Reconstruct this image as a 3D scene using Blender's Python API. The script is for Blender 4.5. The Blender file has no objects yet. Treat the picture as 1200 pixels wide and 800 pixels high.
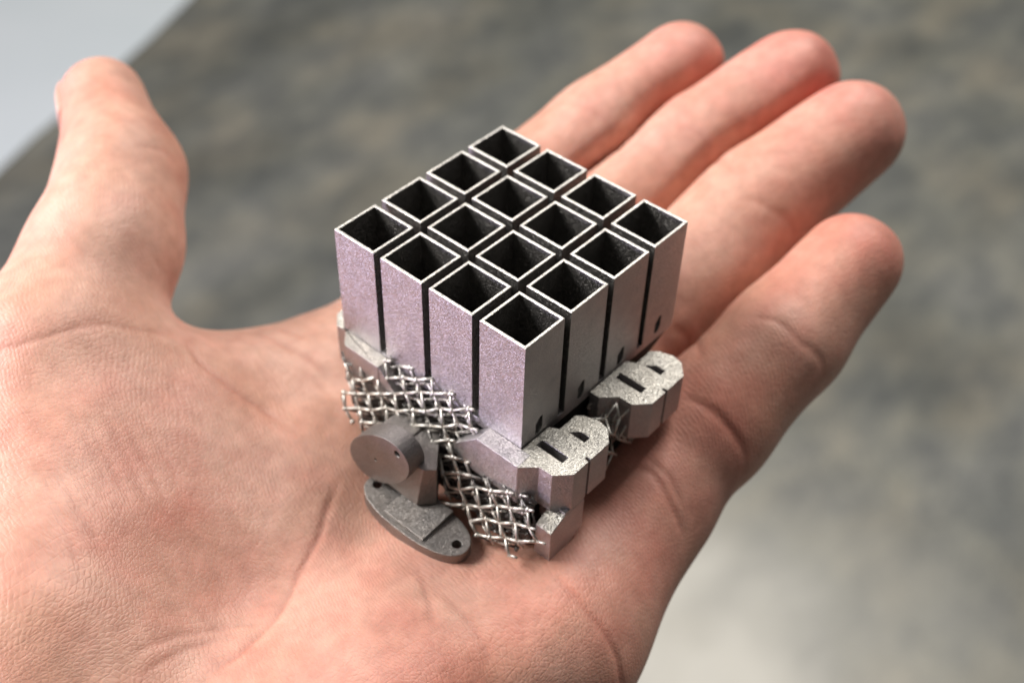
import bpy, bmesh, math, random
import numpy as np
from mathutils import Vector, Matrix

random.seed(7)
np.random.seed(7)
scene = bpy.context.scene
COL = scene.collection
U = 0.009                      # metres per model unit (one tube pitch of the printed array)
ORG = Vector((0.0, 0.0, 1.12))  # model origin: near top corner of the tube array, held 1.12 m above the floor


def W(p):
    """model units -> world metres"""
    return Vector((p[0] * U, p[1] * U, p[2] * U)) + ORG


# ------------------------------------------------------------------ camera
cam_d = bpy.data.cameras.new("camera")
cam = bpy.data.objects.new("camera", cam_d)
COL.objects.link(cam)
cam_d.sensor_width = 36.0
cam_d.lens = 1392.427 / 1200.0 * 36.0
cam_d.clip_start = 0.01
cam_d.clip_end = 60.0
CAM_R = ((0.661, -0.750, 0.023), (-0.509, -0.471, -0.721), (0.552, 0.464, -0.693))  # right, down, forward
rx, dn, fw = [Vector(v).normalized() for v in CAM_R]
up = -dn
rx = up.cross(-fw).normalized()
up = (-fw).cross(rx).normalized()
cam_loc = W((-9.062, -7.371, 11.362))
m = Matrix((rx, up, -fw)).transposed().to_4x4()
m.translation = cam_loc
cam.matrix_world = m
scene.camera = cam
cam_d.dof.use_dof = True
cam_d.dof.focus_distance = 16.6 * U
cam_d.dof.aperture_fstop = 16.5

# ------------------------------------------------------------------ world, lamps, exposure
world = bpy.data.worlds.new("World")
scene.world = world
world.use_nodes = True
bg = world.node_tree.nodes["Background"]
bg.inputs[0].default_value = (1.0, 0.98, 0.95, 1)
bg.inputs[1].default_value = 0.115

scene.view_settings.view_transform = 'Standard'
scene.view_settings.look = 'None'
scene.view_settings.exposure = 0.0
scene.view_settings.gamma = 1.0
scene.cycles.use_denoising = True


def area(name, loc, target, sx, sy, power, colour):
    d = bpy.data.lights.new(name, 'AREA')
    d.shape = 'RECTANGLE'
    d.size, d.size_y = sx, sy
    d.energy = power
    d.color = colour
    o = bpy.data.objects.new(name, d)
    COL.objects.link(o)
    o.location = loc
    dirv = Vector(target) - Vector(loc)
    o.rotation_euler = dirv.to_track_quat('-Z', 'Y').to_euler()
    return o


HAND_C = W((1, 2, -3))
area("window_light", (2.60, 0.50, 4.70), HAND_C, 1.6, 1.6, 180, (1.0, 0.97, 0.93))      # high window beyond the finger tips
area("left_fill_light", (-0.38, 0.62, 1.60), W((-2, 5, -3)), 0.36, 0.36, 12.6, (1.0, 0.97, 0.94))  # added unseen fill, close in so its falloff brightens the thumb side
area("low_violet_fill_light", (-1.9, 1.35, 1.21), HAND_C, 1.3, 0.34, 52, (0.74, 0.67, 1.0))  # added low violet fill to tint the left metal faces, past the thumb

# ------------------------------------------------------------------ materials
def new_mat(name):
    mt = bpy.data.materials.new(name)
    mt.use_nodes = True
    nt = mt.node_tree
    return mt, nt, nt.nodes["Principled BSDF"]


def nd(nt, typ, **kw):
    n = nt.nodes.new(typ)
    for k, v in kw.items():
        if k.startswith("in_"):
            key = k[3:]
            n.inputs[int(key) if key.isdigit() else key].default_value = v
        else:
            setattr(n, k, v)
    return n


def ramp(nt, fac, stops):
    r = nt.nodes.new("ShaderNodeValToRGB")
    el = r.color_ramp.elements
    while len(el) < len(stops):
        el.new(0.5)
    for e, (p, c) in zip(el, stops):
        e.position = p
        e.color = (c[0], c[1], c[2], 1)
    nt.links.new(fac, r.inputs[0])
    return r


def mixc(nt, fac, a, b, mode='MIX'):
    n = nt.nodes.new("ShaderNodeMix")
    n.data_type = 'RGBA'
    n.blend_type = mode
    for sock, v in ((n.inputs[0], fac), (n.inputs[6], a), (n.inputs[7], b)):
        if hasattr(v, "is_output"):
            nt.links.new(v, sock)
        else:
            sock.default_value = v if not isinstance(v, tuple) or len(v) == 4 else (*v, 1)
    return n.outputs[2]


def metal_mat(name, base, rough, grain=1.0, bump=0.35, glint=0.22):
    """sintered (3D printed) metal: fine grain in relief, colour and gloss"""
    mt, nt, b = new_mat(name)
    tc = nd(nt, "ShaderNodeNewGeometry")
    n1 = nd(nt, "ShaderNodeTexNoise", in_Scale=5200.0 / grain, in_Detail=2.0, in_Roughness=0.7)
    n2 = nd(nt, "ShaderNodeTexNoise", in_Scale=420.0, in_Detail=3.0)
    vo = nd(nt, "ShaderNodeTexVoronoi", in_Scale=4200.0 / grain)
    for n in (n1, n2, vo):
        nt.links.new(tc.outputs["Position"], n.inputs["Vector"])
    c1 = ramp(nt, n1.outputs[0], [(0.3, [x * 0.72 for x in base]), (0.7, [min(1, x * 1.2) for x in base])])
    c2 = ramp(nt, n2.outputs[0], [(0.35, (0.93, 0.93, 0.93)), (0.65, (1.04, 1.03, 1.01))])
    nt.links.new(mixc(nt, 1.0, c1.outputs[0], c2.outputs[0], 'MULTIPLY'), b.inputs["Base Color"])
    b.inputs["Metallic"].default_value = 1.0
    rr = nd(nt, "ShaderNodeMapRange", in_3=rough - 0.08, in_4=rough + 0.12)
    nt.links.new(vo.outputs[0], rr.inputs[0])
    nt.links.new(rr.outputs[0], b.inputs["Roughness"])
    add = nd(nt, "ShaderNodeMath", operation='ADD')
    nt.links.new(n1.outputs[0], add.inputs[0])
    nt.links.new(vo.outputs[0], add.inputs[1])
    bp = nd(nt, "ShaderNodeBump", in_Strength=bump, in_Distance=0.00006)
    nt.links.new(add.outputs[0], bp.inputs["Height"])
    # every sintered grain faces its own way: tilt the normal cell by cell so that some of them glint
    cs = nd(nt, "ShaderNodeVectorMath", operation='MULTIPLY_ADD')
    nt.links.new(vo.outputs["Color"], cs.inputs[0])
    cs.inputs[1].default_value = (2 * glint, 2 * glint, 2 * glint)
    cs.inputs[2].default_value = (-glint, -glint, -glint)
    sm = nd(nt, "ShaderNodeVectorMath", operation='ADD')
    nt.links.new(bp.outputs[0], sm.inputs[0])
    nt.links.new(cs.outputs[0], sm.inputs[1])
    nz = nd(nt, "ShaderNodeVectorMath", operation='NORMALIZE')
    nt.links.new(sm.outputs[0], nz.inputs[0])
    nt.links.new(nz.outputs[0], b.inputs["Normal"])
    return mt


M_METAL = metal_mat("sintered_metal", (0.55, 0.525, 0.53), 0.46, grain=.62, bump=0.55, glint=0.18)
M_FLANGE = metal_mat("shaded_flange_metal", (0.30, 0.28, 0.265), 0.5, grain=.6, bump=0.4, glint=0.16)  # darker copy of the metal: the array's shadow put into the colour
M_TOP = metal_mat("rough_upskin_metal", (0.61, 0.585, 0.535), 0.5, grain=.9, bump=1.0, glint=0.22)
M_RIM = metal_mat("cut_metal_rim", (0.78, 0.75, 0.70), 0.5, grain=0.7, bump=0.5, glint=0.25)
M_INNER = metal_mat("shaded_inner_metal", (0.24, 0.23, 0.22), 0.45, grain=.7, bump=0.8, glint=0.3)  # darker copy of the metal: shade inside gaps and lattice painted in
M_CORE = metal_mat("shaded_core_metal", (0.06, 0.057, 0.054), 0.65, bump=0.5, glint=.1)  # near black: the deep shade behind the struts is in the colour
M_WIRE = metal_mat("strut_metal", (0.66, 0.635, 0.59), 0.5, bump=0.3, glint=.1)


# ------------------------------------------------------------------ mesh helpers (model units)
def mesh_obj(name, bm, mats, parent=None, bevel=0.0, smooth=False, seg=2, sub=None):
    me = bpy.data.meshes.new(name)
    for v in bm.verts:
        v.co = v.co * U
    bmesh.ops.recalc_face_normals(bm, faces=bm.faces)
    bm.to_mesh(me)
    bm.free()
    for mt in (mats if isinstance(mats, (list, tuple)) else [mats]):
        me.materials.append(mt)
    o = bpy.data.objects.new(name, me)
    COL.objects.link(o)
    if parent:
        o.parent = parent
    if smooth:
        me.polygons.foreach_set("use_smooth", [True] * len(me.polygons))
    if bevel:
        md = o.modifiers.new("bevel", 'BEVEL')
        md.width = bevel * U
        md.segments = seg
        md.limit_method = 'ANGLE'
        md.angle_limit = math.radians(30)
    return o


def add_box(bm, x0, x1, y0, y1, z0, z1, mi=0):
    vs = [bm.verts.new((x, y, z)) for z in (z0, z1) for (x, y) in ((x0, y0), (x1, y0), (x1, y1), (x0, y1))]
    for q in ((0, 3, 2, 1), (4, 5, 6, 7), (0, 1, 5, 4), (1, 2, 6, 5), (2, 3, 7, 6), (3, 0, 4, 7)):
        bm.faces.new([vs[i] for i in q]).material_index = mi
    return vs


def add_prism(bm, pts, z0, z1, axis='z', mi=0, top_mi=None, holes=()):
    """extrude an outline (with optional holes) between two levels; axis says which coordinate is the level"""
    def P(a, b, c):
        return {'z': (a, b, c), 'x': (c, a, b), 'y': (a, c, b)}[axis]
    loops = [list(pts)] + [list(h) for h in holes]
    for lv, m_i in ((z0, mi), (z1, mi if top_mi is None else top_mi)):
        edges = []
        for lp in loops:
            vs = [bm.verts.new(P(a, b, lv)) for a, b in lp]
            edges += [bm.edges.new((vs[i], vs[(i + 1) % len(vs)])) for i in range(len(vs))]
        r = bmesh.ops.triangle_fill(bm, use_beauty=True, use_dissolve=True, edges=edges)
        for g in r["geom"]:
            if isinstance(g, bmesh.types.BMFace):
                g.material_index = m_i
    for lp in loops:
        n = len(lp)
        a = [bm.verts.new(P(x, y, z0)) for x, y in lp]
        b = [bm.verts.new(P(x, y, z1)) for x, y in lp]
        for i in range(n):
            j = (i + 1) % n
            bm.faces.new((a[i], a[j], b[j], b[i])).material_index = mi
    bmesh.ops.remove_doubles(bm, verts=bm.verts, dist=1e-5)


def add_strut(bm, p, q, r, n=6, r2=None, mi=0):
    p, q = Vector(p), Vector(q)
    d = (q - p).normalized()
    a = d.orthogonal().normalized()
    b = d.cross(a)
    r2 = r if r2 is None else r2
    L = []
    for c, rr in ((p - d * r * .5, r), (q + d * r2 * .5, r2)):
        ph = random.random()
        L.append([bm.verts.new(c + (a * math.cos(ph + 2 * math.pi * i / n) + b * math.sin(ph + 2 * math.pi * i / n)) * rr) for i in range(n)])
    # (same phase for both rings keeps the tube untwisted)
    for i in range(n):
        base = (a * math.cos(2 * math.pi * i / n) + b * math.sin(2 * math.pi * i / n))
        L[0][i].co = p - d * r * .5 + base * r
        L[1][i].co = q + d * r2 * .5 + base * r2
    for i in range(n):
        j = (i + 1) % n
        bm.faces.new((L[0][i], L[0][j], L[1][j], L[1][i])).material_index = mi
    bm.faces.new(L[0][::-1]).material_index = mi
    bm.faces.new(L[1]).material_index = mi


def empty(name, label, cat, loc):
    o = bpy.data.objects.new(name, None)
    COL.objects.link(o)
    o.empty_display_size = 0.01
    o.location = loc
    o["label"] = label
    o["category"] = cat
    return o

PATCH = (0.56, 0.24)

# ------------------------------------------------------------------ the floor far below the hand
def grid_obj(name, pts, z, mat):
    me = bpy.data.meshes.new(name)
    me.from_pydata([(x, y, z) for x, y in pts], [], [list(range(len(pts)))])
    me.materials.append(mat)
    o = bpy.data.objects.new(name, me)
    COL.objects.link(o)
    o["kind"] = "structure"
    return o


mt, nt, b = new_mat("mottled_concrete")
geo = nd(nt, "ShaderNodeNewGeometry")
na = nd(nt, "ShaderNodeTexNoise", in_Scale=4.2, in_Detail=5.0, in_Roughness=0.55)
nb = nd(nt, "ShaderNodeTexNoise", in_Scale=14.0, in_Detail=6.0, in_Roughness=0.65)
nc = nd(nt, "ShaderNodeTexNoise", in_Scale=7.0, in_Detail=3.0)
nv = nd(nt, "ShaderNodeTexNoise", in_Scale=160.0, in_Detail=4.0)
gm = nd(nt, "ShaderNodeMapping")
gm.inputs["Rotation"].default_value = (0, 0, math.radians(-40))
gm.inputs["Scale"].default_value = (0.62, 1.0, 1.0)
nt.links.new(geo.outputs["Position"], gm.inputs["Vector"])
for n in (na, nb, nc, nv):
    nt.links.new(gm.outputs[0], n.inputs["Vector"])
base = ramp(nt, na.outputs[0], [(0.30, (0.112, 0.116, 0.100)), (0.5, (0.182, 0.185, 0.160)), (0.70, (0.26, 0.256, 0.22))])
tint = ramp(nt, nc.outputs[0], [(0.36, (0.95, 0.97, 1.02)), (0.5, (1, 1, 1)), (0.64, (1.06, 1.0, 0.94))])
c = mixc(nt, 1.0, base.outputs[0], tint.outputs[0], 'MULTIPLY')
mot = ramp(nt, nb.outputs[0], [(0.3, (0.6, 0.61, 0.62)), (0.7, (1.28, 1.26, 1.17))])
c = mixc(nt, 1.0, c, mot.outputs[0], 'MULTIPLY')
spk = ramp(nt, nv.outputs[0], [(0.3, (0.8, 0.8, 0.8)), (0.7, (1.15, 1.15, 1.15))])
c = mixc(nt, 1.0, c, spk.outputs[0], 'MULTIPLY')
# a pale patch in the concrete
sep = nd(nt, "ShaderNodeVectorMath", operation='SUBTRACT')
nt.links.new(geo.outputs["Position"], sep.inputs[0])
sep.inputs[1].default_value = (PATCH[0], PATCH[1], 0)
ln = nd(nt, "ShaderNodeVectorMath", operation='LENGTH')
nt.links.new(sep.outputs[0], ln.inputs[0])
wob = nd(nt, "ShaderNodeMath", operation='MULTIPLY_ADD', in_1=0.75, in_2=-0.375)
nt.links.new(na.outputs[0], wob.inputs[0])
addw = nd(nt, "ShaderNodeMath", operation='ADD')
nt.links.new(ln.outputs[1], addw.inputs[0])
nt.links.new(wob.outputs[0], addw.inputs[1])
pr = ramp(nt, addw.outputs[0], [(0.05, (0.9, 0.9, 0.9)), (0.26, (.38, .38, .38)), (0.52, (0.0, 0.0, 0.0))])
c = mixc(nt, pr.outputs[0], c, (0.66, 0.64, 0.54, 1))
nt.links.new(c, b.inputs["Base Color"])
b.inputs["Roughness"].default_value = 0.7
bp = nd(nt, "ShaderNodeBump", in_Strength=0.4, in_Distance=0.002)
nt.links.new(nv.outputs[0], bp.inputs["Height"])
nt.links.new(bp.outputs[0], b.inputs["Normal"])
M_GROUND = mt

mt, nt, b = new_mat("pale_screed")
geo = nd(nt, "ShaderNodeNewGeometry")
n = nd(nt, "ShaderNodeTexNoise", in_Scale=3.0, in_Detail=4.0)
nt.links.new(geo.outputs["Position"], n.inputs["Vector"])
r = ramp(nt, n.outputs[0], [(0.3, (0.72, 0.79, 0.79)), (0.7, (0.78, 0.84, 0.84))])
nt.links.new(r.outputs[0], b.inputs["Base Color"])
b.inputs["Roughness"].default_value = 0.6
M_PALE = mt

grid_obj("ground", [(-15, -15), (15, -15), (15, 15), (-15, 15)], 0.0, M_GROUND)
grid_obj("pale_floor", [(-0.6, 1.25), (0.2, 1.45), (0.427, 1.573), (0.608, 1.672), (0.702, 1.715), (0.8, 1.75), (0.919, 1.795), (1.045, 1.847), (1.143, 1.894), (1.211, 1.926), (1.415, 2.053), (1.805, 2.333), (2.53, 2.898), (6, 6), (6, 14), (-8, 14), (-8, 0.2)], 0.004, M_PALE)

# ------------------------------------------------------------------ the hand (one continuous implicit surface, model units)
FING = dict(
    index=[(0.9, 5.3, -5.3, 1.25), (6.04, 5.39, -3.6, 1.02), (7.84, 4.62, -2.4, 1.02), (9.94, 4.18, -1.6, 0.86)],
    middle=[(1.3, 3.6, -5.6, 1.25), (6.28, 3.6, -3.8, 1.15), (8.52, 2.76, -2.3, 1.08), (10.72, 2.04, -1.35, 0.93)],
    ring=[(1.0, 1.7, -5.7, 1.2), (5.55, 1.2, -3.8, 1.2), (8.08, 0.95, -2.5, 1.17), (10.15, 0.28, -1.55, 0.97)],
    pinky=[(0.5, -0.7, -5.4, 1.1), (3.86, -1.02, -3.9, 1.08), (5.73, -1.24, -3.0, 1.02), (7.47, -1.40, -2.25, 0.86)],
)
THUMB = [(-3.44, 7.35, -2.8, 1.5), (-1.25, 8.66, -2.2, 1.12), (-0.02, 9.86, -1.95, 0.96), (0.91, 11.70, -1.6, 0.84)]
PALM = [
    ((-5.5, 3.9, -5.1, 1.3), (0.9, 5.3, -5.25, 1.25)),
    ((-5.5, 3.0, -5.3, 1.3), (1.3, 3.6, -5.5, 1.25)),
    ((-5.5, 2.0, -5.3, 1.3), (1.0, 1.7, -5.6, 1.2)),
    ((-5.5, 1.0, -5.2, 1.3), (0.3, -0.5, -5.5, 1.15)),
    ((-5.2, 0.4, -5.0, 1.5), (-0.5, -1.15, -5.35, 1.35)),   # heel of the hand below the little finger
    ((-0.5, -1.15, -5.35, 1.35), (2.2, -1.0, -4.75, 1.05)),
    ((-2.6, 0.9, -5.25, 1.3), (-0.7, 0.7, -5.2, 1.25)),
    ((-2.6, 3.0, -5.05, 1.25), (-0.7, 3.3, -4.85, 1.15)),
    ((-7.6, 2.0, -5.3, 1.7), (-6.5, 2.0, -5.2, 1.6)),
    ((-7.6, 3.6, -5.2, 1.7), (-6.5, 3.9, -5.0, 1.6)),
]
THENAR = [
    ((-6.2, 4.8, -4.3, 1.8), (-3.44, 7.35, -2.9, 1.5)),
    ((-6.0, 3.7, -4.4, 1.6), (-2.6, 5.6, -4.05, 1.35)),
]
WEB = [((-2.4, 6.6, -4.0, .85), (0.3, 5.6, -4.8, 1.0))]
ARM = [((-7.6, 2.0, -5.3, 1.75), (-15, 1.6, -6.3, 2.1)), ((-7.6, 3.6, -5.2, 1.75), (-15, 3.9, -6.3, 2.1))]


def smin(a, b, k):
    h = np.maximum(k - np.abs(a - b), 0) / k
    return np.minimum(a, b) - h * h * k * 0.25


def rcone(P, A, B):
    a = np.array(A[:3], np.float32)
    b = np.array(B[:3], np.float32)
    r1, r2 = A[3], B[3]
    ba = b - a
    l2 = float(ba @ ba)
    rr = r1 - r2
    a2 = l2 - rr * rr
    il2 = 1.0 / l2
    pa = P - a
    y = pa @ ba
    z = y - l2
    x2 = ((pa * l2 - y[:, None] * ba) ** 2).sum(1)
    y2 = y * y * l2
    z2 = z * z * l2
    k = np.sign(rr) * rr * rr * x2
    o = (np.sqrt(x2 * a2 * il2) + y * rr) * il2 - r1
    c1 = np.sign(z) * a2 * z2 > k
    o = np.where(c1, np.sqrt(x2 + z2) * il2 - r2, o)
    c2 = (~c1) & (np.sign(y) * a2 * y2 < k)
    o = np.where(c2, np.sqrt(x2 + y2) * il2 - r1, o)
    return o


def ell(P, c, r):
    q = (P - np.array(c, np.float32)) / np.array(r, np.float32)
    k = np.linalg.norm(q, axis=1)
    return (k - 1) * min(r)


def chain(P, pts, k):
    d = None
    for A, B in zip(pts[:-1], pts[1:]):
        e = rcone(P, A, B)
        d = e if d is None else smin(d, e, k)
    return d


def pads(pts):
    """soft flesh on the palm side of a finger: (centre, radii) between the joints"""
    out = []
    for i in (1, 2):
        a, b = np.array(pts[i]), np.array(pts[i + 1])
        out.append((a * .5 + b * .5, .80 + 0.04 * i))
    return out


def finger(P, pts):
    d = chain(P, pts, 0.35)
    # flesh pads bulge gently on the palm side, towards +z
    for i, (f, dz, r) in enumerate(((.5, .16, .95), (.62, .14, .90))):
        a, b = np.array(pts[i + 1]), np.array(pts[i + 2])
        c = a + (b - a) * f
        rad = c[3] * r
        ax = (b - a)[:3]
        ax = ax / np.linalg.norm(ax)
        n = np.array([-ax[2], 0, ax[0]])
        n /= np.linalg.norm(n)
        h = np.linalg.norm((b - a)[:3]) * .28
        p0 = np.append(c[:3] + n * dz - ax * h, rad)
        p1 = np.append(c[:3] + n * dz + ax * h, rad * .97)
        d = smin(d, rcone(P, p0, p1), 0.25)
    return d


def hand_sdf(P):
    P = np.asarray(P, np.float32)
    pal = None
    for A, B in PALM:
        e = rcone(P, A, B)
        pal = e if pal is None else smin(pal, e, 0.9)
    for A, B in ARM:
        pal = smin(pal, rcone(P, A, B), 1.2)
    th = None
    for A, B in THENAR:
        e = rcone(P, A, B)
        th = e if th is None else smin(th, e, 2.2)
    thumb = chain(P, THUMB, 0.9)
    th = smin(th, thumb, 0.5)
    d = smin(pal, th, 1.6)
    for A, B in WEB:
        d = smin(d, rcone(P, A, B), 1.3)
    fg = prev = None
    out = np.clip((P[:, 0] - 3.0) / 1.5, 0, 1)
    for kf in ("index", "middle", "ring", "pinky"):
        e = finger(P, FING[kf])
        if fg is None:
            fg = e
        else:       # neighbouring fingers press together along a deep narrow fold
            fg = smin(fg, e, 0.05) + .30 * out * np.exp(-((prev - e) / .20) ** 2)
        prev = e
    d = smin(d, fg, 0.6)
    return d


def surface_nets(f, lo, hi, h):
    n = [int(math.ceil((hi[i] - lo[i]) / h)) + 1 for i in range(3)]
    ax = [lo[i] + h * np.arange(n[i], dtype=np.float32) for i in range(3)]
    G = np.stack(np.meshgrid(*ax, indexing='ij'), -1).reshape(-1, 3)
    D = np.empty(len(G), np.float32)
    for s in range(0, len(G), 400000):
        D[s:s + 400000] = f(G[s:s + 400000])
    D = D.reshape(n)
    S = D < 0
    c = np.zeros([k - 1 for k in n], np.int8)
    sl = [(slice(0, -1), slice(1, None))[b] for b in (0, 1)]
    for dx in (0, 1):
        for dy in (0, 1):
            for dz in (0, 1):
                c += S[sl[dx], sl[dy], sl[dz]]
    act = (c > 0) & (c < 8)
    idx = -np.ones(act.shape, np.int64)
    cells = np.argwhere(act)
    idx[act] = np.arange(len(cells))
    acc = np.zeros((len(cells), 3))
    cnt = np.zeros(len(cells))
    corners = [(dx, dy, dz) for dx in (0, 1) for dy in (0, 1) for dz in (0, 1)]
    for i, a in enumerate(corners):
        for b in corners[i + 1:]:
            if sum(abs(a[k] - b[k]) for k in range(3)) != 1:
                continue
            va = D[cells[:, 0] + a[0], cells[:, 1] + a[1], cells[:, 2] + a[2]]
            vb = D[cells[:, 0] + b[0], cells[:, 1] + b[1], cells[:, 2] + b[2]]
            x = (va < 0) != (vb < 0)
            t = np.where(x, va / np.where(x, va - vb, 1), 0)[:, None]
            p = np.array(a) + t * (np.array(b) - np.array(a))
            acc += p * x[:, None]
            cnt += x
    V = (cells + acc / cnt[:, None]) * h + np.array(lo)
    F = []
    for a in range(3):
        b, cc = (a + 1) % 3, (a + 2) % 3
        s0 = [slice(None)] * 3
        s1 = [slice(None)] * 3
        s0[a] = slice(0, -1)
        s1[a] = slice(1, None)
        X = S[tuple(s0)] != S[tuple(s1)]
        e = np.argwhere(X)
        e = e[(e[:, b] > 0) & (e[:, cc] > 0) & (e[:, b] < n[b] - 1) & (e[:, cc] < n[cc] - 1)]
        inside = S[e[:, 0], e[:, 1], e[:, 2]]
        def cell(db, dc):
            q = e.copy()
            q[:, b] += db
            q[:, cc] += dc
            return idx[q[:, 0], q[:, 1], q[:, 2]]
        Q = np.stack([cell(-1, -1), cell(0, -1), cell(0, 0), cell(-1, 0)], 1)
        Q[~inside] = Q[~inside][:, ::-1]
        F.append(Q)
    return V, np.concatenate(F)


def grad(f, V, e=0.02):
    g = np.empty((len(V), 3))
    for k in range(3):
        o = np.zeros(3)
        o[k] = e
        g[:, k] = (f(V + o) - f(V - o)) / (2 * e)
    return g


def project(f, V, it=3):
    for _ in range(it):
        d = f(V)
        g = grad(f, V)
        V = V - g * (d / np.maximum((g * g).sum(1), .2))[:, None]
    return V


def subdivide(V, F):
    n = len(V)
    E = np.concatenate([F[:, [0, 1]], F[:, [1, 2]], F[:, [2, 3]], F[:, [3, 0]]])
    E.sort(1)
    key = E[:, 0] * (n + 1) + E[:, 1]
    u, inv = np.unique(key, return_inverse=True)
    a, b = u // (n + 1), u % (n + 1)
    EM = (V[a] + V[b]) / 2
    FM = V[F].mean(1)
    m_, k = len(u), len(F)
    inv = inv.reshape(4, k) + n
    fc = np.arange(k) + n + m_
    F2 = np.concatenate([np.stack([F[:, i], inv[i], fc, inv[(i + 3) % 4]], 1) for i in range(4)])
    return np.concatenate([V, EM, FM]), F2


def seg_dist(P, pts):
    """distance (xy) to a polyline and the running parameter 0..1"""
    best = np.full(len(P), 1e9)
    par = np.zeros(len(P))
    n = len(pts) - 1
    for i in range(n):
        a, b = np.array(pts[i][:2]), np.array(pts[i + 1][:2])
        ab = b - a
        t = np.clip(((P[:, :2] - a) @ ab) / (ab @ ab), 0, 1)
        d = np.linalg.norm(P[:, :2] - a - t[:, None] * ab, axis=1)
        m_ = d < best
        best[m_] = d[m_]
        par[m_] = (i + t[m_]) / n
    return best, par


# ------------------------------------------------------------------ the printed metal antenna array (model units)
E0 = 3.852
BASE = Vector((1.9, 1.6, -3.8))
root = empty("antenna_array",
             "grey 3D printed metal block of sixteen square tubes standing on the open palm", "metal part", W(BASE))


def apart(name, bm, mats, bevel=0.008, **k):
    for v in bm.verts:
        v.co = v.co - BASE
    return mesh_obj(name, bm, mats, root, bevel=bevel, **k)


TW, TT, TH = 0.852, 0.047, 2.062
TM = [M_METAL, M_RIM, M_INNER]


def tube_bm(slot, shown=(True,) * 4):
    # shown: which of the four outer walls face outwards (walls in the gaps get a darker metal that paints in their shade)
    bm = bmesh.new()
    w, t, h = TW, TT, TH
    o = [(0, 0), (w, 0), (w, w), (0, w)]
    i = [(t, t), (w - t, t), (w - t, w - t), (t, w - t)]

    def ring(pts, z):
        return [bm.verts.new((x, y, z)) for x, y in pts]
    ch = 0.006
    oo = [(ch, ch), (w - ch, ch), (w - ch, w - ch), (ch, w - ch)]
    ii = [(t - ch, t - ch), (w - t + ch, t - ch), (w - t + ch, w - t + ch), (t - ch, w - t + ch)]
    a0, a1, a2 = ring(o, -h), ring(o, -ch), ring(oo, 0)
    b2, b1, b0 = ring(ii, 0), ring(i, -ch), ring(i, -h)
    for k in range(4):
        j = (k + 1) % 4
        if not (slot and k == 0):
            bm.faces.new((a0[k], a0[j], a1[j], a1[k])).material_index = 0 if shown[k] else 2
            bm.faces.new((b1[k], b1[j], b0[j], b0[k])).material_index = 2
        bm.faces.new((a1[k], a1[j], a2[j], a2[k])).material_index = 1
        bm.faces.new((a2[k], a2[j], b2[j], b2[k])).material_index = 1
        bm.faces.new((b2[k], b2[j], b1[j], b1[k])).material_index = 1
    if slot:
        hole = [(.32, -2.03), (.40, -2.04), (.475, -1.95), (.475, -1.70), (.41, -1.70), (.32, -1.80)]
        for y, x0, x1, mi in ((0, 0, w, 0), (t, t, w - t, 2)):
            edges = []
            for lp in ([(x0, -h), (x1, -h), (x1, -ch), (x0, -ch)], hole):
                vs = [bm.verts.new((x, y, z)) for x, z in lp]
                edges += [bm.edges.new((vs[q], vs[(q + 1) % len(vs)])) for q in range(len(vs))]
            for g in bmesh.ops.triangle_fill(bm, use_beauty=True, edges=edges)["geom"]:
                if isinstance(g, bmesh.types.BMFace):
                    g.material_index = mi
        n = len(hole)
        f = [bm.verts.new((x, 0, z)) for x, z in hole]
        g = [bm.verts.new((x, t, z)) for x, z in hole]
        for k in range(n):
            bm.faces.new((f[k], f[(k + 1) % n], g[(k + 1) % n], g[k])).material_index = 2
        bmesh.ops.remove_doubles(bm, verts=bm.verts, dist=1e-5)
    return bm


sources = {}
for i in range(4):
    for j in range(4):
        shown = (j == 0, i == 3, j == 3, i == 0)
        src = sources.get(shown)
        if src is None:
            o = sources[shown] = mesh_obj("tube", tube_bm(j == 0, shown), TM, root)
        else:
            o = src.copy()
            COL.objects.link(o)
            o.parent = root
        o.location = (Vector((i, j, 0)) - BASE) * U

# plate that joins the tube feet, and the tapering waveguide core below it
bm = bmesh.new()
add_box(bm, 0.004, E0 - .004, 0.004, E0 - .004, -2.20, -2.05)
apart("base_plate", bm, M_METAL)
bm = bmesh.new()
lv = [(0.03, 3.82, 0.03, 3.82, -2.201), (.12, 3.45, .12, 3.6, -2.62), (-.06, 3.25, -.28, 3.45, -3.05), (-.36, 2.9, -.34, 3.3, -3.72)]
rings = [[bm.verts.new(p) for p in ((a, c, z), (b, c, z), (b, d, z), (a, d, z))] for a, b, c, d, z in lv]
for r0, r1 in zip(rings[:-1], rings[1:]):
    for k in range(4):
        bm.faces.new((r0[k], r0[(k + 1) % 4], r1[(k + 1) % 4], r1[k]))
bm.faces.new(rings[0])
bm.faces.new(rings[-1][::-1])
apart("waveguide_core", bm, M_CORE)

# two mounting lugs on the right face: chamfered outline, two slots and a thin notch
LUG = [(-.31, -.2), (-.09, -.43), (-.085, -.675), (.15, -.9), (.49, -.9), (.49, -.82), (.545, -.82), (.545, -.9), (.98, -.9),
       (1.2, -.70), (1.235, -.52), (1.16, -.27), (1.07, -.17), (.70, -.17), (.62, -.02), (-.31, -.02)]
S1 = [(.21, -.63), (.35, -.63), (.35, -.12), (.21, -.12)]
S2 = [(.74, -.62), (.87, -.62), (.87, -.44), (.74, -.31)]


def lug_bm(x0, zb):
    bm = bmesh.new()
    sh = lambda l: [(x + x0, y) for x, y in l]
    out = sh(LUG)
    if x0 > 0:
        out[-1] = (x0 - .31, -.02)
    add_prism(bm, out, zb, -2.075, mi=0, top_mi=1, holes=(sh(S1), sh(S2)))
    return bm


apart("mounting_lug", lug_bm(0, -2.90), [M_METAL, M_TOP], bevel=.006)
apart("mounting_lug", lug_bm(1.93, -2.86), [M_METAL, M_TOP], bevel=.006)

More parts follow.
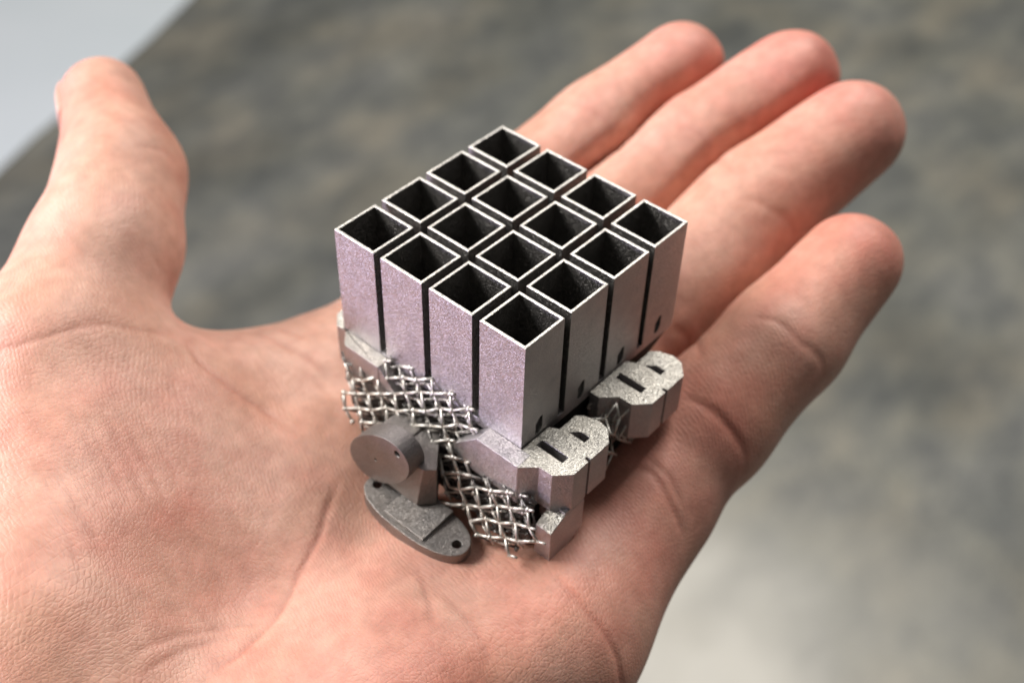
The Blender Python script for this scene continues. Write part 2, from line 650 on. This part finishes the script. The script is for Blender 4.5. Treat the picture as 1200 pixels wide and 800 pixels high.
# side lugs on the left face (outline in y,z, depth in x)
bm = bmesh.new()
add_prism(bm, [(-.197, -2.068), (.62, -2.068), (1.10, -2.52), (1.10, -2.72), (.92, -2.85), (-.197, -2.85)], -.312, -.002, axis='x')
apart("side_lug", bm, M_METAL)
bm = bmesh.new()
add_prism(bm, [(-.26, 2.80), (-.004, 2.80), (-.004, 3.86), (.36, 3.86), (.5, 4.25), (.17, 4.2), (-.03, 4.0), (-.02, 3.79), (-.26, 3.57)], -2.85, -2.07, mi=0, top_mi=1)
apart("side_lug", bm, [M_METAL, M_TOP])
bm = bmesh.new()
add_prism(bm, [(2.79, -2.074), (2.79, -2.72), (2.62, -2.80), (2.36, -2.50)], -.255, -.01, axis='x')
apart("lug_gusset", bm, M_METAL)

# foot block under the near lug, resting on the palm
bm = bmesh.new()
add_prism(bm, [(-.31, -3.07), (-.31, -3.74), (-.2, -3.86), (.02, -3.84), (.48, -3.58), (.48, -2.93), (-.03, -2.93)], -.9, -.60, axis='y')
bm.normal_update()
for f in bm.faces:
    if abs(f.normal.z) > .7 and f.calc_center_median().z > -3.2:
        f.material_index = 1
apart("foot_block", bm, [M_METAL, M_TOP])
bm = bmesh.new()
add_box(bm, .02, .46, -.895, -.61, -2.96, -2.88)
add_box(bm, .14, .45, -.5, .3, -3.5, -2.88)
apart("foot_neck", bm, M_METAL)


# ---- waveguide flanges
def flange_outline(hl, hw, p, n=64):
    out = []
    for k in range(n):
        a = 2 * math.pi * k / n
        c, s = math.cos(a), math.sin(a)
        out.append((hl * math.copysign(abs(c) ** (2 / p), c), hw * math.copysign(abs(s) ** (2 / p), s)))
    return out


def circ(cx, cy, r, n=20):
    return [(cx + r * math.cos(2 * math.pi * k / n), cy + r * math.sin(2 * math.pi * k / n)) for k in range(n)]


F1 = (-1.10, 1.17)
ol = [(F1[0] - y, F1[1] + x) for x, y in flange_outline(1.07, .42, 2.35)]
hs = [circ(F1[0], F1[1] + s * .875, .078) for s in (-1, 1)]
bm = bmesh.new()
add_prism(bm, ol, -3.87, -3.60, holes=hs)
apart("waveguide_flange", bm, M_FLANGE, bevel=.012)
bm = bmesh.new()
b0 = [(-1.42, .72), (-.72, .72), (-.72, 1.58), (-1.42, 1.58)]
z1 = [-3.565, -3.50, -3.50, -3.565]
v0 = [bm.verts.new((x, y, -3.605)) for x, y in b0]
v1 = [bm.verts.new((x, y, z)) for (x, y), z in zip(b0, z1)]
for k in range(4):
    bm.faces.new((v0[k], v0[(k + 1) % 4], v1[(k + 1) % 4], v1[k]))
bm.faces.new(v1)
bm.faces.new(v0[::-1])
apart("flange_step", bm, M_FLANGE, bevel=.01)
bm = bmesh.new()
pb = [(-1.04, 1.22), (-.80, 1.01), (-.5, 1.25), (-.1, 1.56), (-.1, 1.92), (-1.04, 1.92)]
pt = [(-.93, 1.16), (-.78, 1.01), (-.5, 1.25), (-.1, 1.56), (-.1, 1.92), (-.93, 1.92)]
v0 = [bm.verts.new((x, y, -3.50)) for x, y in pb]
v1 = [bm.verts.new((x, y, -2.69)) for x, y in pt]
for k in range(6):
    bm.faces.new((v0[k], v0[(k + 1) % 6], v1[(k + 1) % 6], v1[k]))
bm.faces.new(v1)
bm.faces.new(v0[::-1])
apart("waveguide_bend", bm, M_FLANGE, bevel=.01)

F2 = (1.95, -2.90)
c45, s45 = math.cos(math.radians(-42)), math.sin(math.radians(-42))


def r45(l):
    return [(F2[0] + x * c45 - y * s45, F2[1] + x * s45 + y * c45) for x, y in l]


bm = bmesh.new()
add_prism(bm, r45(flange_outline(.81, .46, 2.1)), -1.12, -.78, axis='x',
          holes=[r45(circ(-.64, .06, .062)), r45(circ(.10, 0, .028, 12))])
apart("waveguide_flange", bm, M_FLANGE, bevel=.012)
bm = bmesh.new()
add_box(bm, -.80, -.1, 1.75, 2.3, -3.18, -2.66)
apart("waveguide_arm", bm, M_FLANGE, bevel=.02)

# ---- the lattice of thin printed struts under the tubes
rng = random.Random(11)


def inpoly(y, z, poly):
    c = False
    for k in range(len(poly)):
        (y0, z0), (y1, z1) = poly[k], poly[k - 1]
        if (z0 > z) != (z1 > z) and y < (y1 - y0) * (z - z0) / (z1 - z0) + y0:
            c = not c
    return c


LAT = [(3.764, -2.301), (2.958, -2.185), (2.613, -1.944), (1.892, -1.799), (1.415, -1.861), (0.776, -1.957), (0.978, -2.467), (0.791, -2.732), (0.189, -2.685), (-0.331, -2.695), (-0.673, -2.541), (-0.907, -3.137), (-0.543, -3.514), (0.021, -3.791), (0.559, -3.463), (1.058, -3.618), (1.229, -3.037), (1.721, -3.081), (1.908, -2.82), (2.388, -3.001), (3.151, -3.755)]
bm = bmesh.new()


def sheet(y, z, depth):
    return (-.10 + .40 * (z + 2.0) + depth, y, z)


LAT_O = (2.608, -2.239)
VB, VA = (-0.254, 0.136), (-0.162, -0.182)
for layer in range(5):
    dep = .095 * layer
    nodes = {}
    off = (0, .5)[layer % 2]
    for i in range(-4, 24):
        for j in range(-12, 18):
            y = (2.608, -2.239)[0] + (i + off) * VB[0] + (j + off) * VA[0]
            z = LAT_O[1] + (i + off) * VB[1] + (j + off) * VA[1]
            if inpoly(y, z, LAT) and (layer == 0 or y > -.58):
                zig = .025 * (1 if (i + j) % 2 else -1)
                nodes[i, j] = sheet(y + rng.uniform(-.022, .022), z + rng.uniform(-.022, .022), dep + zig)
    rr = .027 if layer == 0 else .024
    linked = set()
    for (i, j), p in nodes.items():
        sparse = p[1] > 2.75 and layer == 0
        for di, dj in ((1, 0), (0, 1)):
            q = nodes.get((i + di, j + dj))
            if q and rng.random() > (.25 if sparse else .03):
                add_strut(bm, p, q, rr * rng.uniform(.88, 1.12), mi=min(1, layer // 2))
                linked.update(((i, j), (i + di, j + dj)))
    for (i, j), p in nodes.items():
        if (i, j) not in linked:
            continue
        for di, dj in ((1, 0), (0, 1)):
            if (i + di, j + dj) not in nodes and layer < 2 and rng.random() < .6:
                d = Vector((0, di * VB[0] + dj * VA[0], di * VB[1] + dj * VA[1]))
                if p[2] + d.z > -3.7:
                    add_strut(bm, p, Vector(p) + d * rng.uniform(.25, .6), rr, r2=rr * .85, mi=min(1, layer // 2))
        for sg in (1, -1):
            q = Vector(sheet(p[1] + sg * .5 * (VB[0] + VA[0]), p[2] + sg * .5 * (VB[1] + VA[1]), dep + .095))
            if -3.72 < q.z < -2.2 and q.y > -.56 and layer < 4 and rng.random() < .8:
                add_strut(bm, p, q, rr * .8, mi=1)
        if rng.random() < .5:      # a bead of fused powder at some joints
            v_ = Vector(p)
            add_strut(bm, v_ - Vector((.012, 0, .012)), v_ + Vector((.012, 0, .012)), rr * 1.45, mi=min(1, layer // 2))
# wiry struts between the two right lugs
pts = {}
for i in range(6):
    for j in range(4):
        for k in range(6):
            pts[i, j, k] = Vector((1.32 + i * .2, -.62 + j * .2, -3.2 + k * .21)) + Vector([rng.uniform(-.05, .05) for _ in range(3)])
for (i, j, k), p in pts.items():
    for d in ((1, 0, 1), (0, 1, 1), (-1, 0, 1), (1, 1, 0), (0, -1, 1)):
        q = pts.get((i + d[0], j + d[1], k + d[2]))
        if q and (i + j + k) % 2 == 0 and rng.random() < .62 and q.z < -2.15 and (k < 4 or i < 3):
            add_strut(bm, p, q, .020 * rng.uniform(.9, 1.2))
lat = apart("strut_lattice", bm, [M_WIRE, M_INNER], bevel=0, smooth=True)  # deeper strut layers take the metal darkened for shade
lat["kind"] = "stuff"
lat["label"] = "mesh of thin diagonal metal struts below the tubes"

CREASES = [  # (polyline in model units, depth, half width, taper)
    ([(-0.46, -0.97, -3.74), (-0.49, -1.41, -3.78), (-0.51, -1.85, -3.94), (-0.49, -2.22, -4.2), (-0.53, -2.51, -4.55), (-0.61, -2.65, -4.9), (-0.5, -2.7, -5.77)], 0.06, 0.06, 0.12),
    ([(-1.34, 2.68, -3.74), (-1.82, 2.43, -3.78), (-2.36, 2.08, -3.84), (-3.04, 1.8, -3.86), (-3.73, 1.46, -3.84), (-4.58, 1.24, -3.59), (-5.27, 1.21, -3.41)], 0.05, 0.07, 0.15),
    ([(-1.72, 0.54, -3.77), (-1.94, 0.15, -3.74), (-2.17, -0.19, -3.72), (-2.38, -0.46, -3.74)], 0.03, 0.06, 0.2),
    ([(-1.89, 0.1, -3.74), (-1.84, -0.28, -3.76), (-1.91, -0.84, -3.82), (-1.99, -1.12, -3.9), (-2.1, -1.32, -4.01)], 0.03, 0.05, 0.2),
    ([(-1.31, -0.84, -3.78), (-1.38, -1.2, -3.83), (-1.4, -1.43, -3.9)], 0.02, 0.05, 0.3),
    ([(-4.5, 7.03, -1.58), (-4.09, 6.69, -1.45), (-3.59, 6.48, -1.43), (-2.89, 6.35, -1.58), (-2.45, 6.17, -1.89), (-1.69, 6.01, -2.52)], 0.03, 0.1, 0.1),
    ([(-1.69, 6.01, -2.52), (-1.8, 5.46, -2.63), (-1.74, 5.19, -2.78), (-1.67, 4.92, -2.96), (-1.44, 4.51, -3.32), (-1.25, 4.01, -3.57)], 0.05, 0.09, 0.15),
    ([(-0.79, 6.25, -3.2), (-0.28, 6.02, -3.41), (-0.11, 5.53, -3.45), (0.06, 4.95, -3.61), (0.07, 4.43, -3.79)], 0.045, 0.08, 0.15),
    ([(-0.28, 6.27, -3.48), (0.11, 6.03, -3.55), (0.26, 5.63, -3.53), (0.36, 5.21, -3.58)], 0.035, 0.07, 0.2),
    ([(-0.29, 5.1, -3.5), (-0.15, 4.62, -3.69), (-0.19, 4.03, -3.79)], 0.03, 0.07, 0.3),
    ([(-0.02, 9.12, -0.93), (0.24, 8.99, -1.11), (0.57, 8.94, -1.44)], 0.025, 0.06, 0.2),
    ([(-1.28, 7.2, -1.86), (-1.06, 7.22, -2.13), (-0.78, 7.38, -2.48)], 0.03, 0.06, 0.2),
    ([(7.11, 5.17, -1.63), (7.14, 4.44, -1.54), (7.23, 4.0, -1.74), (7.04, 3.36, -1.86)], 0.03, 0.08, 0.1),
    ([(7.74, 2.77, -1.39), (7.88, 2.13, -1.63), (7.28, 1.14, -1.48)], 0.03, 0.06, 0.1),
    ([(7.01, 0.71, -1.64), (7.2, 0.23, -1.8), (7.54, -0.22, -2.6)], 0.03, 0.08, 0.1),
    ([(4.66, 0.46, -3.14), (4.89, 0.19, -3.42), (3.9, -0.65, -2.65)], 0.035, 0.07, 0.1),
    ([(4.89, -0.95, -2.14), (5.0, -1.3, -2.07), (5.01, -1.81, -2.26), (5.28, -2.27, -2.81)], 0.035, 0.075, 0.08),
    ([(3.26, -0.74, -2.92), (3.27, -1.4, -2.95), (3.32, -1.84, -3.26), (3.41, -2.1, -3.74)], 0.035, 0.075, 0.08),
    ([(3.31, -1.05, -2.86), (3.34, -1.66, -3.06), (3.4, -2.01, -3.48)], 0.03, 0.05, 0.2),
    ([(1.9, -0.74, -3.51), (2.0, -1.14, -3.49), (1.86, -1.61, -3.73), (1.78, -2.03, -4.22)], 0.04, 0.08, 0.1),
    ([(2.14, -0.85, -3.42), (2.13, -1.38, -3.52), (1.99, -1.83, -3.89)], 0.03, 0.06, 0.2),
    ([(-4.08, 5.56, -1.83), (-4.25, 4.79, -2.07), (-4.47, 4.02, -2.34)], 0.02, 0.05, 0.2),
    ([(-4.02, 5.25, -1.93), (-4.19, 4.5, -2.2), (-4.37, 3.7, -2.53)], 0.025, 0.05, 0.2),
    ([(-3.71, 5.32, -1.96), (-3.93, 4.38, -2.32), (-4.2, 3.41, -2.76)], 0.02, 0.05, 0.2),
    ([(-3.59, 4.93, -2.15), (-3.75, 4.15, -2.49), (-3.93, 3.49, -2.82)], 0.025, 0.05, 0.2),
    ([(-3.37, 4.74, -2.32), (-3.43, 4.19, -2.6), (-3.56, 3.66, -2.86)], 0.02, 0.05, 0.2),
    ([(-4.94, 5.31, -1.9), (-5.24, 4.09, -2.16), (-5.6, 3.06, -2.44)], 0.02, 0.05, 0.2),
    ([(-4.85, 4.84, -1.99), (-5.02, 3.94, -2.24), (-5.17, 3.12, -2.54)], 0.02, 0.05, 0.2),
    ([(-5.79, 1.99, -2.99), (-5.05, 1.93, -3.27), (-4.35, 1.76, -3.67), (-3.84, 1.44, -3.82)], 0.03, 0.06, 0.2),
    ([(-5.88, 1.72, -3.11), (-5.08, 1.72, -3.35), (-4.6, 1.62, -3.58)], 0.025, 0.05, 0.2),
]


def build_hand():
    V, F = surface_nets(hand_sdf, (-18, -4, -9.6), (13, 14, 1), .16)
    V, F = subdivide(V, F)
    V = project(hand_sdf, V, 2)
    V, F = subdivide(V, F)
    V = project(hand_sdf, V, 1)
    # finer cells where the camera looks at the palm and fingers
    N = grad(hand_sdf, V)
    N /= np.linalg.norm(N, axis=1)[:, None]
    disp = np.zeros(len(V))
    red = np.zeros(len(V))
    upw = np.clip(N[:, 2] * 2.0, 0, 1)
    for pts, dep, w, taper in CREASES:
        d, t = seg_dist(V, pts)
        zz = np.interp(t, np.linspace(0, 1, len(pts)), [p[2] for p in pts])
        near = np.clip(1.6 - np.abs(V[:, 2] - zz), 0, 1)
        env = np.clip(np.minimum(t, 1 - t) / taper, 0, 1) if taper else np.ones(len(V))
        env = np.where((t <= 0) | (t >= 1), np.exp(-(d / w) ** 2) * (0 if taper else 1), env)
        k = env * near * np.clip(N[:, 2] + .6, 0, 1)
        g = np.exp(-(d / w) ** 2) * .4 + np.exp(-(d / .05) ** 2) * .5
        lip = np.exp(-((d - 2.6 * w) / (1.6 * w)) ** 2)
        disp += k * (-dep * .52 * g + dep * .06 * lip)
        red += k * g * min(1.0, dep / .08)
    # gentle unevenness of the flesh
    disp += .018 * np.sin(V[:, 0] * 2.1 + np.sin(V[:, 1] * 1.7)) * np.sin(V[:, 1] * 2.6 + V[:, 2] * 1.3) * upw
    V = V + N * disp[:, None]
    me = bpy.data.meshes.new("hand")
    me.vertices.add(len(V))
    base = np.array([0, 0, 0])
    me.vertices.foreach_set("co", ((V - base) * U).astype(np.float32).ravel())
    me.loops.add(F.size)
    me.loops.foreach_set("vertex_index", F.ravel().astype(np.int32))
    me.polygons.add(len(F))
    me.polygons.foreach_set("loop_start", np.arange(0, F.size, 4, dtype=np.int32))
    me.polygons.foreach_set("loop_total", np.full(len(F), 4, dtype=np.int32))
    me.polygons.foreach_set("use_smooth", np.ones(len(F), bool))
    me.update()
    me.validate()
    # blood under the skin: finger tips, pads and the mounds of the palm are redder (a property of the skin itself)
    blood = np.zeros(len(V))
    for k in FING:
        for idx_, amt, rad in ((3, .75, 1.2), (2, .25, 1.1), (1, .25, 1.2)):
            c_ = np.array(FING[k][idx_][:3])
            blood += amt * np.exp(-(np.linalg.norm(V - c_ - np.array([0, 0, .4]), axis=1) / rad / 1.1) ** 2)
    blood += .35 * np.exp(-(np.linalg.norm(V - np.array(THUMB[3][:3]), axis=1) / 1.5) ** 2)
    for c_, r_, a_ in (((0.6, -1.6, -4.0), 2.2, .45), ((-3.5, -.2, -3.6), 2.2, .55), ((3.0, -1.0, -3.4), 1.3, .45), ((-4.2, 4.6, -2.6), 2.0, .35)):
        blood += a_ * np.exp(-(np.linalg.norm(V - np.array(c_), axis=1) / r_) ** 2)
    at = me.attributes.new("blood", 'FLOAT', 'POINT')
    at.data.foreach_set("value", np.clip(blood, 0, 1).astype(np.float32))
    at = me.attributes.new("crease", 'FLOAT', 'POINT')
    at.data.foreach_set("value", np.clip(red, 0, 1).astype(np.float32))
    o = bpy.data.objects.new("hand", me)
    COL.objects.link(o)
    o.location = ORG
    o["label"] = "open left hand, palm up with slightly curled fingers, holding the metal part"
    o["category"] = "hand"
    return o


def skin_mat():
    mt, nt, b = new_mat("skin")
    L = nt.links
    tc = nd(nt, "ShaderNodeTexCoord")
    ob = tc.outputs["Object"]
    n1 = nd(nt, "ShaderNodeTexNoise", in_Scale=55.0, in_Detail=4.0, in_Roughness=.6)
    n2 = nd(nt, "ShaderNodeTexNoise", in_Scale=420.0, in_Detail=3.0)
    n3 = nd(nt, "ShaderNodeTexNoise", in_Scale=140.0, in_Detail=3.0)
    for n in (n1, n2, n3):
        L.new(ob, n.inputs["Vector"])
    ab = nd(nt, "ShaderNodeAttribute", attribute_name="blood")
    ac = nd(nt, "ShaderNodeAttribute", attribute_name="crease")
    pale = ramp(nt, n1.outputs[0], [(0.3, SKIN_A), (0.7, SKIN_B)])
    fac = nd(nt, "ShaderNodeMath", operation='MULTIPLY_ADD', in_1=1.15, in_2=-.55, use_clamp=False)
    L.new(n3.outputs[0], fac.inputs[0])
    fs = nd(nt, "ShaderNodeMath", operation='ADD', use_clamp=True)
    L.new(fac.outputs[0], fs.inputs[0])
    L.new(ab.outputs["Fac"], fs.inputs[1])
    fm = nd(nt, "ShaderNodeMath", operation='MULTIPLY', in_1=.75, use_clamp=True)
    L.new(fs.outputs[0], fm.inputs[0])
    c = mixc(nt, fm.outputs[0], pale.outputs[0], (*SKIN_RED, 1))
    sp = ramp(nt, n2.outputs[0], [(.3, (.88, .86, .85)), (.7, (1.07, 1.07, 1.07))])
    c = mixc(nt, 1.0, c, sp.outputs[0], 'MULTIPLY')
    cm = nd(nt, "ShaderNodeMath", operation='MULTIPLY', in_1=.5)
    L.new(ac.outputs["Fac"], cm.inputs[0])
    c = mixc(nt, cm.outputs[0], c, (*SKIN_CREASE, 1))
    L.new(c, b.inputs["Base Color"])
    b.inputs["Subsurface Weight"].default_value = 0.22
    b.inputs["Subsurface Radius"].default_value = (1.0, 0.35, 0.2)
    b.inputs["Subsurface Scale"].default_value = 0.0022
    b.inputs["Roughness"].default_value = 0.5
    b.inputs["Specular IOR Level"].default_value = 0.4
    # skin relief: papillary ridges that wander, plus cracked cells
    mp = nd(nt, "ShaderNodeMapping")
    mp.inputs["Rotation"].default_value = (0, 0, math.radians(35))
    mp.inputs["Scale"].default_value = (1.0, .45, 1.0)
    wn = nd(nt, "ShaderNodeTexNoise", in_Scale=38.0, in_Detail=1.0)
    L.new(ob, wn.inputs["Vector"])
    wv = nd(nt, "ShaderNodeVectorMath", operation='MULTIPLY_ADD')
    L.new(wn.outputs["Color"], wv.inputs[0])
    wv.inputs[1].default_value = (.016, .016, .016)
    L.new(ob, wv.inputs[2])
    L.new(wv.outputs[0], mp.inputs["Vector"])
    wave = nd(nt, "ShaderNodeTexWave", in_Scale=620.0, in_Distortion=1.5, in_Detail=1.0)
    L.new(mp.outputs[0], wave.inputs["Vector"])
    vor = nd(nt, "ShaderNodeTexVoronoi", in_Scale=1700.0, feature='DISTANCE_TO_EDGE')
    L.new(mp.outputs[0], vor.inputs["Vector"])
    mp2 = nd(nt, "ShaderNodeMapping")
    mp2.inputs["Rotation"].default_value = (0, 0, math.radians(-28))
    mp2.inputs["Scale"].default_value = (.12, 1.0, .6)
    L.new(wv.outputs[0], mp2.inputs["Vector"])
    fl = nd(nt, "ShaderNodeTexVoronoi", in_Scale=720.0, feature='DISTANCE_TO_EDGE')
    L.new(mp2.outputs[0], fl.inputs["Vector"])
    vr = ramp(nt, vor.outputs[0], [(0.0, (0, 0, 0)), (0.22, (1, 1, 1))])
    fr = ramp(nt, fl.outputs[0], [(0.0, (0, 0, 0)), (0.08, (1, 1, 1))])
    a1 = nd(nt, "ShaderNodeMath", operation='MULTIPLY_ADD', in_1=.5)
    L.new(wave.outputs[1], a1.inputs[0])
    L.new(vr.outputs[0], a1.inputs[2])
    a2 = nd(nt, "ShaderNodeMath", operation='MULTIPLY_ADD', in_1=.5)
    L.new(fr.outputs[0], a2.inputs[0])
    L.new(a1.outputs[0], a2.inputs[2])
    a3 = nd(nt, "ShaderNodeMath", operation='MULTIPLY_ADD', in_1=1.0)
    L.new(n2.outputs[0], a3.inputs[0])
    L.new(a2.outputs[0], a3.inputs[2])
    bp = nd(nt, "ShaderNodeBump", in_Strength=.4, in_Distance=0.00007)
    L.new(a3.outputs[0], bp.inputs["Height"])
    L.new(bp.outputs[0], b.inputs["Normal"])
    return mt


SKIN_A = (0.59, 0.305, 0.215)
SKIN_B = (0.71, 0.43, 0.335)
SKIN_RED = (0.59, 0.18, 0.14)
SKIN_CREASE = (0.40, 0.13, 0.09)
hand = build_hand()
hand.data.materials.append(skin_mat())

mt, nt, b = new_mat("nail")
n = nd(nt, "ShaderNodeTexNoise", in_Scale=300.0, in_Detail=2.0)
r = ramp(nt, n.outputs[0], [(.3, (.66, .37, .29)), (.7, (.72, .44, .36))])
nt.links.new(r.outputs[0], b.inputs["Base Color"])
b.inputs["Roughness"].default_value = 0.3
M_NAIL = mt


def add_nail(A, B, dorsal, half, length):
    """thin curved plate lying on the back of a finger tip"""
    A, B = np.array(A[:3]), np.array(B[:3])
    ax = (B - A) / np.linalg.norm(B - A)
    dn_ = np.array(dorsal, float)
    dn_ -= ax * (dn_ @ ax)
    dn_ /= np.linalg.norm(dn_)
    sd = np.cross(ax, dn_)
    nu, nv = 9, 8
    P = []
    for j in range(nv):
        t = j / (nv - 1)
        wv = half * (0.86 + .14 * math.sin(math.pi * min(1, t * 1.1 + .1)))
        for i in range(nu):
            s = -1 + 2 * i / (nu - 1)
            rnd = .10 * length * s * s
            P.append(B + ax * (-.45 * length + t * length * 1.0 - (rnd if t > .5 else -rnd * .6) * abs(2 * t - 1)) + sd * s * wv + dn_ * (.75 - .2 * s * s))
    P = project(hand_sdf, np.array(P), 5)
    N = grad(hand_sdf, P)
    N /= np.linalg.norm(N, axis=1)[:, None]
    top, bot = P + N * .045, P - N * .03
    bm = bmesh.new()
    T = [bm.verts.new(p) for p in top]
    Bt = [bm.verts.new(p) for p in bot]
    for j in range(nv - 1):
        for i in range(nu - 1):
            k = j * nu + i
            bm.faces.new((T[k], T[k + 1], T[k + nu + 1], T[k + nu]))
            bm.faces.new((Bt[k + nu], Bt[k + nu + 1], Bt[k + 1], Bt[k]))
    rim = [i for i in range(nu)] + [j * nu + nu - 1 for j in range(1, nv)] + [(nv - 1) * nu + i for i in range(nu - 2, -1, -1)] + [j * nu for j in range(nv - 2, 0, -1)]
    for q in range(len(rim)):
        a_, b_ = rim[q], rim[(q + 1) % len(rim)]
        bm.faces.new((T[a_], Bt[a_], Bt[b_], T[b_]))
    mesh_obj("fingernail", bm, M_NAIL, hand, smooth=True)


for k in FING:
    a_, b_ = np.array(FING[k][2]), np.array(FING[k][3])
    v_ = (b_ - a_)[:3]
    add_nail(a_, b_, (v_[2], 0, -v_[0]), .52 if k == "pinky" else .60, 1.05)
add_nail(THUMB[2], THUMB[3], (-.75, .35, -.45), .72, 1.25)
